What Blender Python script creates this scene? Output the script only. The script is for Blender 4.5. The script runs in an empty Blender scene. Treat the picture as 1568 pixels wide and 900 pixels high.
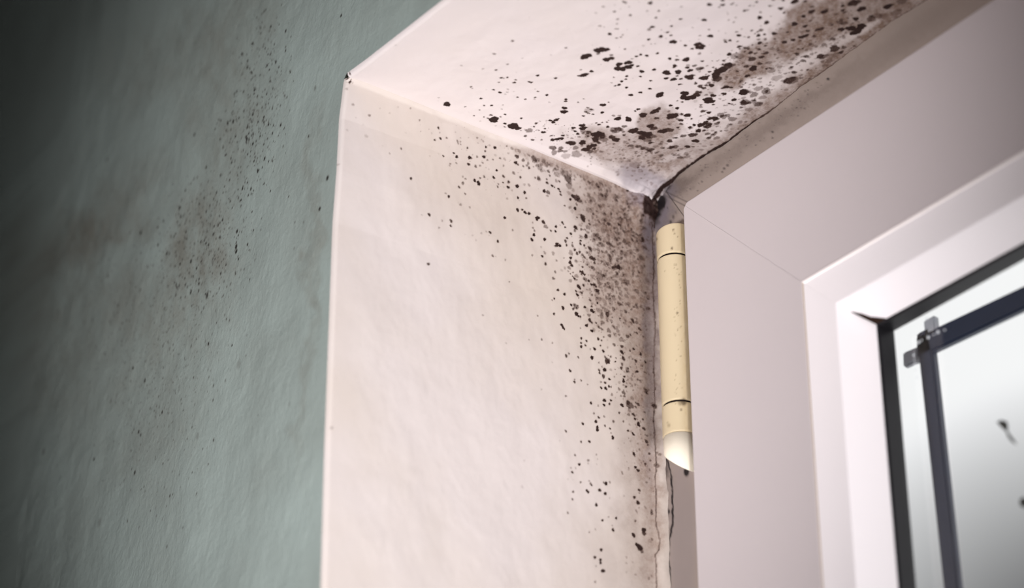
import bpy, bmesh, math, random
import numpy as np
from mathutils import Vector, Matrix, noise

random.seed(7); np.random.seed(7)
C = bpy.context.scene.collection
sc = bpy.context.scene

# ---------------------------------------------------------------- camera, world, lights, exposure
D = 0.15                                   # depth of the window reveal (m)
YAW, PITCH, ROLL = 0.947374, 0.506604, 0.002146
FPX = math.exp(8.193798)
CAM = np.array([4.306298, -2.576055, -3.406573]) * D
def _basis():
    cy, sy, cp, sp = math.cos(YAW), math.sin(YAW), math.cos(PITCH), math.sin(PITCH)
    f = np.array([-sy*cp, cy*cp, sp]); r = np.array([cy, sy, 0.0]); u = np.cross(r, f)
    cr, sr = math.cos(ROLL), math.sin(ROLL)
    return cr*r + sr*u, -sr*r + cr*u, f
R_, U_, F_ = _basis()
cam_d = bpy.data.cameras.new('camera'); cam = bpy.data.objects.new('camera', cam_d); C.objects.link(cam)
cam_d.sensor_width = 36.0; cam_d.lens = FPX/1568*36.0; cam_d.clip_start = 0.01
M = Matrix(((R_[0], U_[0], -F_[0], CAM[0]), (R_[1], U_[1], -F_[1], CAM[1]), (R_[2], U_[2], -F_[2], CAM[2]), (0, 0, 0, 1)))
cam.matrix_world = M
sc.camera = cam
cam_d.dof.use_dof = True
cam_d.dof.focus_distance = float((np.array([0.0, 0.72*D, -0.4*D]) - CAM) @ F_)
cam_d.dof.aperture_fstop = 6.0

sc.view_settings.view_transform = 'Standard'; sc.view_settings.look = 'None'
sc.view_settings.exposure = 0.0; sc.view_settings.gamma = 1.0; sc.view_settings.use_curve_mapping = False

def ray(px, py):
    return R_*(px-784)/FPX - U_*(py-450)/FPX + F_
def hit(px, py, axis, val):
    d = ray(px, py); t = (val - CAM[axis])/d[axis]
    return CAM + t*d
def project(P):
    P = np.asarray(P, float) - CAM
    z = P @ F_
    return 784 + FPX*(P @ R_)/z, 450 - FPX*(P @ U_)/z

W = bpy.data.worlds.new('sky'); sc.world = W; W.use_nodes = True
nt = W.node_tree; nt.nodes.clear()
def wn(t, **k):
    n = nt.nodes.new(t)
    for a, b in k.items(): setattr(n, a, b)
    return n
tc = wn('ShaderNodeTexCoord')
dk = ray(1760, 1180); dk = dk/np.linalg.norm(dk)
dot = wn('ShaderNodeVectorMath', operation='DOT_PRODUCT'); nrm = wn('ShaderNodeVectorMath', operation='NORMALIZE')
nt.links.new(tc.outputs['Generated'], nrm.inputs[0]); nt.links.new(nrm.outputs[0], dot.inputs[0])
dot.inputs[1].default_value = dk
ac = wn('ShaderNodeMath', operation='ARCCOSINE'); nt.links.new(dot.outputs['Value'], ac.inputs[0])
ramp = wn('ShaderNodeValToRGB'); mr = wn('ShaderNodeMath', operation='MULTIPLY'); mr.inputs[1].default_value = 180/math.pi/20.0
nt.links.new(ac.outputs[0], mr.inputs[0]); nt.links.new(mr.outputs[0], ramp.inputs[0])
cr = ramp.color_ramp; cr.interpolation = 'B_SPLINE'
cr.elements[0].position = 0.0; cr.elements[0].color = (.05, .05, .05, 1)
cr.elements[1].position = 1.0; cr.elements[1].color = (22.0, 22.0, 22.4, 1)
for p, v in ((.18, .10), (.28, .27), (.39, .62), (.48, 1.0), (.58, 1.5)):
    e = cr.elements.new(p); e.color = (v, v, v*1.01, 1)
bg = wn('ShaderNodeBackground'); bg.inputs['Strength'].default_value = 1.0
wo = wn('ShaderNodeOutputWorld')
nt.links.new(ramp.outputs[0], bg.inputs[0]); nt.links.new(bg.outputs[0], wo.inputs[0])

def aim(o, p, t):
    o.location = p
    o.rotation_euler = (Vector(t)-Vector(p)).to_track_quat('-Z', 'Y').to_euler()
# added unseen spot beside the camera: its soft cone imitates a lens vignette
sd = bpy.data.lights.new('vignette_spot', 'SPOT'); sl = bpy.data.objects.new('vignette_spot', sd); C.objects.link(sl)
LP = np.array([.44, -.68, -.66])
tgt = CAM + 0.90*ray(695, 445)
aim(sl, LP, tgt)
sd.energy = 49.0; sd.color = (1.0, .972, .985); sd.spot_size = math.radians(29.5); sd.spot_blend = 1.0; sd.shadow_soft_size = 0.05
# added unseen spot low on the right: brightens jamb and bead, fades outwards
ad = bpy.data.lights.new('side_fill_spot', 'SPOT'); al = bpy.data.objects.new('side_fill_spot', ad); C.objects.link(al)
ad.energy = 80.0; ad.color = (1.0, .97, .975); ad.spot_size = math.radians(25); ad.spot_blend = 1.0; ad.shadow_soft_size = .14
aim(al, (1.2, -.27, -1.1), (-0.02, .05, -0.19))

# ---------------------------------------------------------------- helpers
def link(o, parent=None):
    C.objects.link(o)
    if parent is not None: o.parent = parent
    return o
def mesh_obj(name, verts, faces, mat, parent=None, smooth=False):
    me = bpy.data.meshes.new(name); me.from_pydata([tuple(v) for v in verts], [], faces); me.update()
    if mat: me.materials.append(mat)
    if smooth:
        for p in me.polygons: p.use_smooth = True
    return link(bpy.data.objects.new(name, me), parent)
def bm_obj(name, bm, mat, parent=None, smooth=False):
    bmesh.ops.recalc_face_normals(bm, faces=bm.faces)
    me = bpy.data.meshes.new(name); bm.to_mesh(me); bm.free(); me.materials.append(mat)
    if smooth:
        for p in me.polygons: p.use_smooth = True
    return link(bpy.data.objects.new(name, me), parent)
def structure(o): o['kind'] = 'structure'; return o
def tag(o, label, cat, group=None):
    o['label'] = label; o['category'] = cat
    if group: o['group'] = group
    return o
def empty(name, loc):
    o = bpy.data.objects.new(name, None); C.objects.link(o); o.location = loc; o.empty_display_size = .01
    return o
def srgb(r, g, b):
    f = lambda c: (c/255/12.92) if c/255 <= .04045 else ((c/255+.055)/1.055)**2.4
    return (f(r), f(g), f(b), 1)

def grid_mesh(name, P, mat, parent=None):
    """P: (n, m, 3) array of points -> one smooth surface"""
    n, m, _ = P.shape
    me = bpy.data.meshes.new(name)
    co = P.reshape(-1, 3)
    i, j = np.meshgrid(np.arange(n-1), np.arange(m-1), indexing='ij')
    a = (i*m+j).ravel(); q = np.stack([a, a+1, a+m+1, a+m], 1).astype(np.int32)
    me.vertices.add(len(co)); me.vertices.foreach_set('co', co.ravel())
    me.loops.add(q.size); me.loops.foreach_set('vertex_index', q.ravel())
    me.polygons.add(len(q)); me.polygons.foreach_set('loop_start', np.arange(0, q.size, 4, dtype=np.int32))
    me.update(calc_edges=True); me.validate()
    me.polygons.foreach_set('use_smooth', np.ones(len(me.polygons), bool))
    me.materials.append(mat)
    return link(bpy.data.objects.new(name, me), parent)
def set_attr(o, name, vals):
    a = o.data.attributes.new(name, 'FLOAT', 'POINT'); a.data.foreach_set('value', np.asarray(vals, np.float32).ravel())

def vnoise(x, y, seed=0):
    """smooth 2-D value noise, 0..1"""
    xi = np.floor(x).astype(np.int64); yi = np.floor(y).astype(np.int64); fx = x-xi; fy = y-yi
    fx = fx*fx*(3-2*fx); fy = fy*fy*(3-2*fy)
    def h(a, b):
        n = (a*374761393 + b*668265263 + seed*1442695041) & 0xffffffff
        n = ((n ^ (n >> 13))*1274126177) & 0xffffffff
        return ((n ^ (n >> 16)) & 0xffff)/65535.0
    return (h(xi, yi)*(1-fx)+h(xi+1, yi)*fx)*(1-fy) + (h(xi, yi+1)*(1-fx)+h(xi+1, yi+1)*fx)*fy
def fbm(x, y, seed=0, o=4):
    s = 0; a = .5
    for k in range(o): s = s + a*vnoise(x*2**k, y*2**k, seed+k*17); a *= .5
    return s/(1-.5**o)

# ---------------------------------------------------------------- materials
def mat_base(name):
    m = bpy.data.materials.new(name); m.use_nodes = True
    b = m.node_tree.nodes['Principled BSDF']
    return m, m.node_tree, b
def add(nt, t, **k):
    n = nt.nodes.new(t)
    for a, b in k.items(): setattr(n, a, b)
    return n
def noise_node(nt, scale, detail=5, rough=.55, vec=None):
    n = add(nt, 'ShaderNodeTexNoise'); n.inputs['Scale'].default_value = scale
    n.inputs['Detail'].default_value = detail; n.inputs['Roughness'].default_value = rough
    if vec is None:
        g = add(nt, 'ShaderNodeNewGeometry'); vec = g.outputs['Position']
    nt.links.new(vec, n.inputs['Vector']); return n
def mix(nt, fac, a, b):
    m = add(nt, 'ShaderNodeMix', data_type='RGBA')
    for s, v in ((0, fac), (6, a), (7, b)):
        if hasattr(v, 'is_output') or hasattr(v, 'links'): nt.links.new(v, m.inputs[s])
        else: m.inputs[s].default_value = v
    return m.outputs[2]
def mul(nt, a, b, op='MULTIPLY', clamp=False):
    m = add(nt, 'ShaderNodeMath', operation=op); m.use_clamp = clamp
    for s, v in ((0, a), (1, b)):
        if hasattr(v, 'links'): nt.links.new(v, m.inputs[s])
        else: m.inputs[s].default_value = v
    return m.outputs[0]

def stained(name, base, base2, haze, mid, dark, rough, bump, bscale, tint_scale=9, stretch=None):
    """painted surface whose mould comes from the mesh's own mould / haze / cool attributes, which also hold painted corner shade"""
    m, nt, b = mat_base(name)
    at = lambda n: (lambda a: a.outputs['Fac'])(add(nt, 'ShaderNodeAttribute', attribute_name=n))
    n1 = noise_node(nt, tint_scale, 4)
    rr = add(nt, 'ShaderNodeMapRange'); nt.links.new(n1.outputs['Fac'], rr.inputs[0])
    rr.inputs[1].default_value = .35; rr.inputs[2].default_value = .65
    col = mix(nt, rr.outputs[0], base, base2)
    n2 = noise_node(nt, 900, 4, .7)
    hz = at('haze')
    h = mul(nt, hz, mul(nt, mul(nt, n2.outputs['Fac'], 1.1), .45, 'ADD'), 'MULTIPLY', True)
    col = mix(nt, h, col, haze)
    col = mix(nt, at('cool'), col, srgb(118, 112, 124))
    sp = at('mould_shade')
    n3 = noise_node(nt, 2600, 2, .6)
    s2 = mul(nt, sp, mul(nt, mul(nt, n3.outputs['Fac'], .6), .70, 'ADD'), 'MULTIPLY', True)
    ramp = add(nt, 'ShaderNodeValToRGB'); nt.links.new(s2, ramp.inputs[0])
    e = ramp.color_ramp.elements; e[0].color = mid; e[0].position = .25; e[1].color = dark; e[1].position = .95
    col = mix(nt, mul(nt, s2, 1.25, 'MULTIPLY', True), col, ramp.outputs[0])
    nt.links.new(col, b.inputs['Base Color'])
    b.inputs['Roughness'].default_value = rough
    b.inputs['Specular IOR Level'].default_value = .25
    g = add(nt, 'ShaderNodeNewGeometry'); mp = add(nt, 'ShaderNodeMapping'); nt.links.new(g.outputs['Position'], mp.inputs[0])
    mp.inputs['Scale'].default_value = stretch or (1, 1, 1)
    n4 = noise_node(nt, bscale, 6, .6, mp.outputs[0])
    hgt = mul(nt, mul(nt, n4.outputs['Fac'], 1.0), mul(nt, sp, .15), 'ADD')
    bp = add(nt, 'ShaderNodeBump'); bp.inputs['Strength'].default_value = bump; bp.inputs['Distance'].default_value = .001
    nt.links.new(hgt, bp.inputs['Height']); nt.links.new(bp.outputs[0], b.inputs['Normal'])
    return m
DARK = srgb(40, 24, 21); MID = srgb(100, 77, 67); HAZE = srgb(130, 108, 96)
M_jamb = stained('white_plaster_jamb', srgb(196, 185, 176), srgb(202, 193, 190), HAZE, MID, DARK, .75, .12, 160)
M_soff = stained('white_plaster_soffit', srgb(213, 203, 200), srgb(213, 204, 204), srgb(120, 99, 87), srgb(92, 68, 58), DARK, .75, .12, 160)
M_wall = stained('sage_green_plaster', srgb(158, 170, 165), srgb(147, 157, 152), srgb(116, 110, 99), srgb(95, 92, 86), srgb(42, 42, 40), .7, .25, 650, 14, (1.0, 1.0, .7))
M_pvc_dirty = stained('dirty_frame_pvc', srgb(158, 145, 137), srgb(150, 137, 129), srgb(110, 98, 92), srgb(80, 70, 68), srgb(28, 24, 26), .45, .05, 200)
M_hinge = stained('cream_plastic', srgb(196, 180, 150), srgb(190, 173, 142), srgb(170, 145, 105), srgb(120, 100, 75), srgb(50, 40, 30), .38, .03, 300)
M_cap = stained('pale_cream_plastic', srgb(250, 242, 224), srgb(248, 238, 216), srgb(170, 145, 105), srgb(120, 100, 75), srgb(60, 48, 36), .4, .03, 300)

def simple(name, col, rough=.5, spec=.4, var=.04, scale=40, bump=0):
    m, nt, b = mat_base(name)
    n = noise_node(nt, scale, 4)
    c2 = tuple(max(0, x*(1-var*2)) for x in col[:3]) + (1,)
    nt.links.new(mix(nt, n.outputs['Fac'], col, c2), b.inputs['Base Color'])
    b.inputs['Roughness'].default_value = rough; b.inputs['Specular IOR Level'].default_value = spec
    if bump:
        bp = add(nt, 'ShaderNodeBump'); bp.inputs['Strength'].default_value = bump; bp.inputs['Distance'].default_value = .0005
        n5 = noise_node(nt, 600, 4); nt.links.new(n5.outputs['Fac'], bp.inputs['Height']); nt.links.new(bp.outputs[0], b.inputs['Normal'])
    return m
M_pvc = simple('white_pvc', srgb(193, 184, 185), .42, .3, .02, 12)
M_bead = simple('lit_pvc_bead', srgb(238, 232, 234), .42, .3, .02, 12)  # paler than the sash plastic so the bead looks strongly lit
M_groove = simple('grimy_seam', srgb(206, 190, 174), .8, .1, .16, 300)
M_highlight = simple('seam_highlight', srgb(246, 238, 236), .5, .4, .02, 300)  # near-white strip painting a highlight along the rail seams
M_rubber = simple('black_rubber', srgb(22, 20, 24), .45, .3, .2, 200, .2)
M_grey = simple('reflection_grey', srgb(165, 168, 174), .5, .4)  # colour of the stubs that imitate a reflection
M_slate = simple('slate_painted_metal', srgb(46, 54, 74), .35, .5, .2, 60, .2)
M_scrap = simple('grey_dirt', srgb(96, 96, 92), .9, .1, .3, 900)
M_caulk = None
M_plain = simple('room_paint', srgb(120, 124, 120), .9, .1)
M_floor = simple('floor_boards', srgb(96, 80, 64), .6, .3)
M_black = simple('joint_shadow_dirt', srgb(30, 24, 24), .9, .05)
def glass_mat():
    m = bpy.data.materials.new('window_glass'); m.use_nodes = True; nt = m.node_tree; nt.nodes.clear()
    o = nt.nodes.new('ShaderNodeOutputMaterial'); t = nt.nodes.new('ShaderNodeBsdfTransparent'); g = nt.nodes.new('ShaderNodeBsdfGlossy')
    g.inputs['Roughness'].default_value = .02; t.inputs[0].default_value = (.96, .97, .97, 1)
    fr = nt.nodes.new('ShaderNodeFresnel'); fr.inputs[0].default_value = 1.45
    mx = nt.nodes.new('ShaderNodeMixShader'); nt.links.new(fr.outputs[0], mx.inputs[0]); nt.links.new(t.outputs[0], mx.inputs[1]); nt.links.new(g.outputs[0], mx.inputs[2])
    nt.links.new(mx.outputs[0], o.inputs[0]); return m
M_glass = glass_mat()
m, nt, b = mat_base('water'); b.inputs['Roughness'].default_value = .05; b.inputs['Base Color'].default_value = (.9, .93, .97, 1)
b.inputs['Transmission Weight'].default_value = .15; b.inputs['IOR'].default_value = 1.33; M_water = m

# ---------------------------------------------------------------- mould data
# tiles: (x0, y0, scale, "x,y,radius,strength;...") read off the photograph, put onto the plaster surface they stain
JAMB = [
(640,160,7.5,"15,182,11,5;125,285,8,2;155,330,10,2;235,268,15,7;250,322,9,3;258,390,14,8;192,407,12,7;330,382,11,6;430,318,9,2;492,380,8,3;455,418,13,5;462,445,11,5;490,425,11,4;493,455,9,4;585,375,9,2;685,378,12,5;693,440,8,3;735,400,9,3;755,418,11,4;573,495,12,7;785,485,13,8;828,465,12,3;887,492,17,9;775,533,12,7;412,558,12,8;445,600,17,9;290,592,11,8;597,607,20,9;620,612,10,5;632,575,8,3;680,597,12,6;758,600,18,9;797,637,11,5;862,630,10,5;945,615,12,6;998,625,17,3;890,580,14,2;1020,478,11,5;1078,505,17,4;1160,535,20,4;1040,560,12,3;1136,597,24,7;1207,640,19,6;1122,668,20,8;1150,690,11,7;1210,708,12,6;1265,675,16,5;1250,700,14,5;1275,728,15,7;1325,715,9,4;370,680,11,5;362,702,10,4;440,673,11,5;430,637,7,2;583,685,17,8;663,710,16,6;713,702,12,5;742,668,12,5;782,725,8,2;813,742,9,2;905,755,13,9;985,700,12,4;870,837,16,9;983,823,17,7;1100,783,16,4;1180,832,13,5;760,828,14,6;713,845,12,6;650,875,15,9;693,893,16,9;512,830,11,4;542,855,12,5;512,893,10,4;1188,753,7,2;1345,840,10,4;1387,850,20,5;1480,860,10,5;1045,885,12,6;1060,640,8,2;978,893,8,4;1340,630,38,4;1400,720,34,4;1370,700,22,4;1480,690,30,4;1440,650,25,3;1420,760,20,4"),
(640,260,5.625,"385,118,13,5;353,149,11,7;405,207,9,6;237,203,9,4;263,231,12,8;365,300,12,4;345,285,7,1;446,323,9,4;93,388,13,8;31,390,7,3;205,440,8,4;178,500,9,4;284,441,14,7;281,482,10,8;403,560,7,1;465,568,8,2;495,610,8,2;540,550,8,3;585,535,8,3;618,542,12,8;607,568,6,2;686,617,12,8;640,742,11,6;668,748,7,2;752,775,9,4;90,811,13,7;521,117,17,9;487,92,13,9;692,122,8,5;686,146,9,7;734,110,8,6;782,104,14,5;778,148,14,8;813,176,8,3;857,139,16,9;769,247,10,3;864,238,11,8;875,262,6,2;922,192,14,8;936,241,9,6;920,125,11,3;959,130,12,4;862,342,14,9;902,340,10,8;926,364,14,9;960,374,13,9;750,410,12,9;817,518,9,5;1025,420,15,9;1038,410,13,9;990,452,8,4;993,497,9,5;1006,522,9,6;1001,558,13,9;983,600,14,9;1092,598,13,9;1080,450,16,8;1100,490,18,5;1063,663,8,3;985,735,9,5;1095,712,13,4;1072,743,11,8;1102,808,13,7;1085,183,14,9;1118,195,18,6;1112,225,11,4;1040,75,20,4;1010,68,9,4;1108,110,11,7;1108,80,8,4;825,28,14,3;884,62,10,5"),
(800,220,7.5,"340,482,15,9;368,500,10,7;415,520,14,9;432,550,12,8;438,585,15,7;548,640,15,9;480,715,10,8;533,740,14,4;600,747,19,9;425,432,13,7;390,425,18,4;620,700,14,6;575,600,20,8;620,620,40,7;650,650,30,6;690,850,35,7;620,852,10,7;760,885,12,5;510,370,60,4;530,410,45,4;540,480,40,4;400,350,35,3;450,330,30,3;380,290,18,6;300,315,18,6;315,365,12,7;290,455,12,6;880,715,11,6;810,810,13,7;850,775,12,6;850,845,9,5;795,770,8,4;920,610,50,3;800,640,35,4;760,600,25,3;800,480,40,2;880,640,25,3;1080,800,12,5;1190,550,16,8;1190,540,10,7;940,870,20,4;1050,850,8,4;1080,670,25,2;730,520,15,3;1000,830,25,2;130,175,35,4;170,200,20,3;250,190,22,3;330,240,22,3;220,240,20,3"),
(800,320,7.5,"450,155,12,9;462,175,10,8;485,213,10,9;428,190,7,4;382,203,15,9;377,257,13,9;325,250,12,8;553,285,14,9;605,215,24,8;598,250,16,6;672,235,16,6;715,240,14,5;510,335,13,8;492,370,18,7;505,415,14,7;395,410,22,8;430,420,17,9;375,425,12,6;410,395,10,8;725,315,24,7;662,310,15,4;665,365,12,8;662,400,14,9;573,420,15,6;572,388,9,7;707,420,13,8;770,450,22,7;780,475,20,5;355,507,20,4;395,588,12,5;480,560,9,4;555,500,27,4;555,560,17,8;550,610,20,8;570,645,18,8;540,670,20,5;600,470,12,7;625,510,18,7;655,495,16,7;690,530,18,6;710,555,14,6;740,580,8,4;740,500,15,5;760,530,12,4;790,560,26,7;820,575,22,7;828,615,13,6;810,680,25,5;745,640,10,6;765,665,9,6;700,610,7,5;670,605,6,5;690,665,12,8;665,715,13,8;690,725,18,8;710,750,14,8;680,750,12,7;380,718,14,6;360,793,17,6;490,675,16,3;455,700,16,2;530,710,10,5;555,740,8,6;580,770,9,7;600,793,15,8;628,810,9,6;585,725,10,6;555,820,20,4;797,770,20,4;760,823,13,7;700,875,12,8;640,880,17,7;655,893,14,8;790,865,14,7;820,870,14,7;845,893,12,7;885,780,45,4;880,850,28,5;1112,665,20,7;940,140,18,5;880,150,13,6;765,175,13,6;690,120,30,6;810,190,12,4;1090,270,18,4;1090,330,35,3;965,250,22,4;1050,220,18,3;1140,222,20,4;1210,200,14,5;1210,260,20,3;985,300,18,3;910,600,15,5;1000,585,25,3;980,640,14,5;1040,670,15,4;1270,755,17,5;1200,830,35,5;1160,740,18,4;1350,340,45,3;1350,560,45,3;1300,610,20,4;930,755,13,6;968,398,12,6;1030,425,11,5;915,490,14,4;965,490,18,4;1075,435,14,3;1170,600,14,4;1240,490,25,4;1220,400,28,3;820,320,40,3;870,330,40,3;860,290,18,4;940,360,25,3;1180,540,20,4;1090,750,15,4;1120,580,20,2;1020,500,20,3"),
(800,420,7.467,"640,135,15,8;658,158,14,9;617,190,14,7;630,232,17,9;680,210,14,7;665,200,10,5;698,125,12,7;645,268,8,5;678,235,12,3;408,177,15,9;483,225,16,9;365,275,11,9;342,293,8,6;465,382,20,9;362,450,14,8;178,470,10,5;453,580,18,9;468,607,17,9;480,625,9,9;222,743,12,6;342,782,10,5;560,348,14,9;612,365,33,5;600,350,10,6;583,393,15,7;635,355,10,6;620,380,10,6;620,448,22,9;640,472,14,9;665,480,14,7;715,372,15,9;855,325,12,9;775,295,14,7;768,270,8,5;792,365,13,7;797,415,22,9;815,430,10,8;760,465,19,5;772,520,20,8;795,548,14,7;843,552,11,8;735,582,17,9;750,568,8,7;797,643,17,9;667,610,9,5;678,728,14,8;738,757,13,8;676,780,12,8;677,822,17,8;725,808,13,7;783,850,10,4;829,848,17,9;928,875,16,9;870,735,16,8;907,753,11,7;932,714,11,6;895,812,11,7;907,622,15,6;877,603,15,6;878,645,8,3;905,660,8,3;918,547,24,5;905,570,12,5;855,185,22,8;868,220,14,5;820,120,18,6;790,118,12,7;840,135,10,6;795,235,14,6;760,75,13,6;737,175,10,5;773,170,11,5;860,405,22,4;900,360,16,3;915,450,18,5;975,455,27,7;960,410,30,4;1045,395,25,5;990,640,25,5;997,700,20,6;1050,680,15,4;1105,690,15,5;1047,805,18,6;1135,825,19,7;1130,745,30,4;1090,640,25,4;1130,885,18,8;1010,310,38,3;1030,490,10,6;1020,530,20,4;1308,190,28,5;1265,530,22,6;1308,545,21,5;1250,560,15,4;1340,620,18,7;1310,668,15,7;1282,660,9,6;1238,690,13,6;1200,710,20,6;1215,700,10,5;1433,390,20,5;1385,708,12,6;1272,852,13,6;1430,285,14,4;1410,205,12,4;1355,270,13,4;1275,370,13,5;1190,420,18,4;1195,245,25,4;1220,340,25,4;1115,215,12,4;1410,590,12,4;1145,415,10,4;1000,245,25,3;960,270,18,4;880,280,25,4;1110,330,25,4;900,275,14,3;1215,600,10,3;1230,875,10,4;1350,890,10,5"),
(800,530,7.467,"500,110,18,7;533,83,11,7;641,124,12,7;802,127,20,9;803,115,13,9;340,182,7,3;547,278,16,8;598,380,11,5;598,407,14,8;675,388,11,7;750,433,9,5;220,492,10,3;500,567,12,6;787,647,15,9;818,767,12,6;873,813,14,8;839,860,17,9;688,885,14,9;870,677,12,4;878,183,10,5;882,272,15,7;888,303,13,8;945,265,22,9;915,232,10,5;932,340,22,7;1000,372,14,9;905,404,12,5;952,413,14,8;907,472,14,9;958,478,18,9;995,455,14,8;1020,462,9,7;975,165,33,7;950,122,15,6;990,180,16,8;1012,118,13,6;987,105,8,5;1065,175,9,8;1068,135,9,7;1064,262,8,5;1015,265,15,3;1028,550,15,5;943,615,20,9;938,668,15,9;1016,615,14,8;1000,656,13,8;1142,672,20,9;1110,758,13,7;935,802,12,5;1043,857,16,4;1158,857,12,4;1133,65,18,7;1147,85,12,7;1155,140,22,7;1140,205,18,6;1132,248,18,7;1200,270,25,5;1195,290,12,6;1210,250,12,5;1235,235,11,5;1220,130,12,4;1160,400,17,9;1158,380,13,9;1168,345,13,8;1187,460,14,7;1108,487,17,5;1160,530,22,6;1130,565,12,5;1110,412,16,3;1168,570,15,6;1210,380,10,5;1250,375,17,4;1235,425,12,4;1255,450,14,4;1270,500,10,4;1157,600,10,3;1230,670,45,6;1210,640,25,5;1225,730,22,4;1255,592,22,4;1300,690,15,6;1330,660,20,7;1300,640,12,5;1365,675,8,4;1385,690,8,4;1405,750,13,6;1382,833,11,5;1270,775,19,7;1218,780,17,5;1290,828,16,6;1315,830,10,5;1332,882,18,9;1297,165,18,7;1272,30,16,6;1355,90,17,8;1408,178,15,8;1315,287,16,8;1295,292,12,6;1285,345,9,4;1395,295,9,4;1355,220,8,3;1370,385,10,3;1420,510,25,6;1400,480,15,5;1430,535,14,6;1325,475,10,3;1373,557,12,4;1500,690,25,7;1490,660,20,4;1055,345,10,4;1228,50,12,5;1255,75,9,3;1290,210,9,4"),
(830,640,6.924,"432,61,12,9;255,150,8,4;183,243,8,2;571,36,13,9;587,97,16,9;587,127,16,9;666,82,11,8;720,112,11,8;732,157,9,5;750,206,18,9;413,251,11,8;503,248,14,9;348,393,11,7;490,447,14,5;490,480,9,3;577,385,10,4;590,433,8,3;582,490,8,2;395,490,14,9;307,528,9,4;358,528,9,4;323,573,13,8;277,648,8,2;330,650,7,1;412,678,11,6;500,665,9,4;515,690,11,6;527,708,11,8;477,767,13,9;492,782,13,9;613,762,17,9;680,692,18,9;655,682,10,6;722,678,11,5;674,798,16,9;334,778,12,7;329,858,11,7;720,845,8,3;868,825,9,3;758,35,14,4;867,33,11,4;918,130,13,8;965,155,10,8;975,172,12,9;1027,70,18,9;1027,50,12,8;1082,110,19,7;1075,10,12,6;990,8,12,6;932,65,12,3;1105,248,20,7;1120,285,13,6;1115,187,12,5;1055,215,11,4;1048,170,8,4;1017,270,10,4;975,378,17,8;983,400,10,6;1005,348,9,4;1033,333,11,5;1133,378,13,7;1145,450,11,6;1200,375,13,5;1222,400,15,5;1093,485,14,7;1093,505,9,5;991,520,15,9;1018,553,18,8;848,572,11,5;855,592,9,5;1136,550,12,5;1200,510,25,5;1103,683,13,5;1135,640,9,4;878,400,8,2;900,460,9,2;920,542,12,3;878,500,7,1;1028,765,16,7;1028,795,10,4;977,840,16,8;1022,660,8,2;1015,890,18,6;1175,778,7,3"),
(830,760,6.43,"538,80,15,9;257,158,11,6;598,233,12,8;657,200,9,4;730,212,12,9;693,285,8,4;700,328,15,9;527,323,9,4;467,350,9,5;583,525,15,9;517,600,15,8;572,625,14,9;572,655,13,9;528,688,8,4;590,735,16,9;605,732,14,9;520,842,11,5;943,65,18,7;1010,105,11,4;1020,120,8,3;928,140,12,4;937,160,8,3;1075,145,15,6;1075,170,15,6;920,240,12,6;902,380,20,9;1000,330,22,9;1003,365,21,7;940,480,23,9;965,505,28,8;980,535,22,6;1030,205,9,2;1080,423,12,5;1060,440,20,2;1060,312,10,2;830,598,11,3;830,655,10,3;830,745,10,2;893,648,10,2;920,768,11,3;1055,805,14,4;1080,780,11,4"),
(480,60,3.0,"182,300,6,4;257,350,6,5;155,227,5,3;155,417,5,2;243,445,8,2;228,392,4,1;445,318,4,4;350,340,4,2;425,430,4,1;388,312,4,2;402,503,5,6;350,525,4,4;318,490,4,1;305,318,3,2;447,640,6,9;195,360,3,2;305,490,3,1"),
(0,0,1.0,"740,482,1.6,4;775,525,1.4,3;810,520,1.3,3;800,745,2,2;803,705,1.5,2;780,431,1.2,5;866,660,1.8,7;508,655,2,4;520,250,1.4,3"),
]
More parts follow.
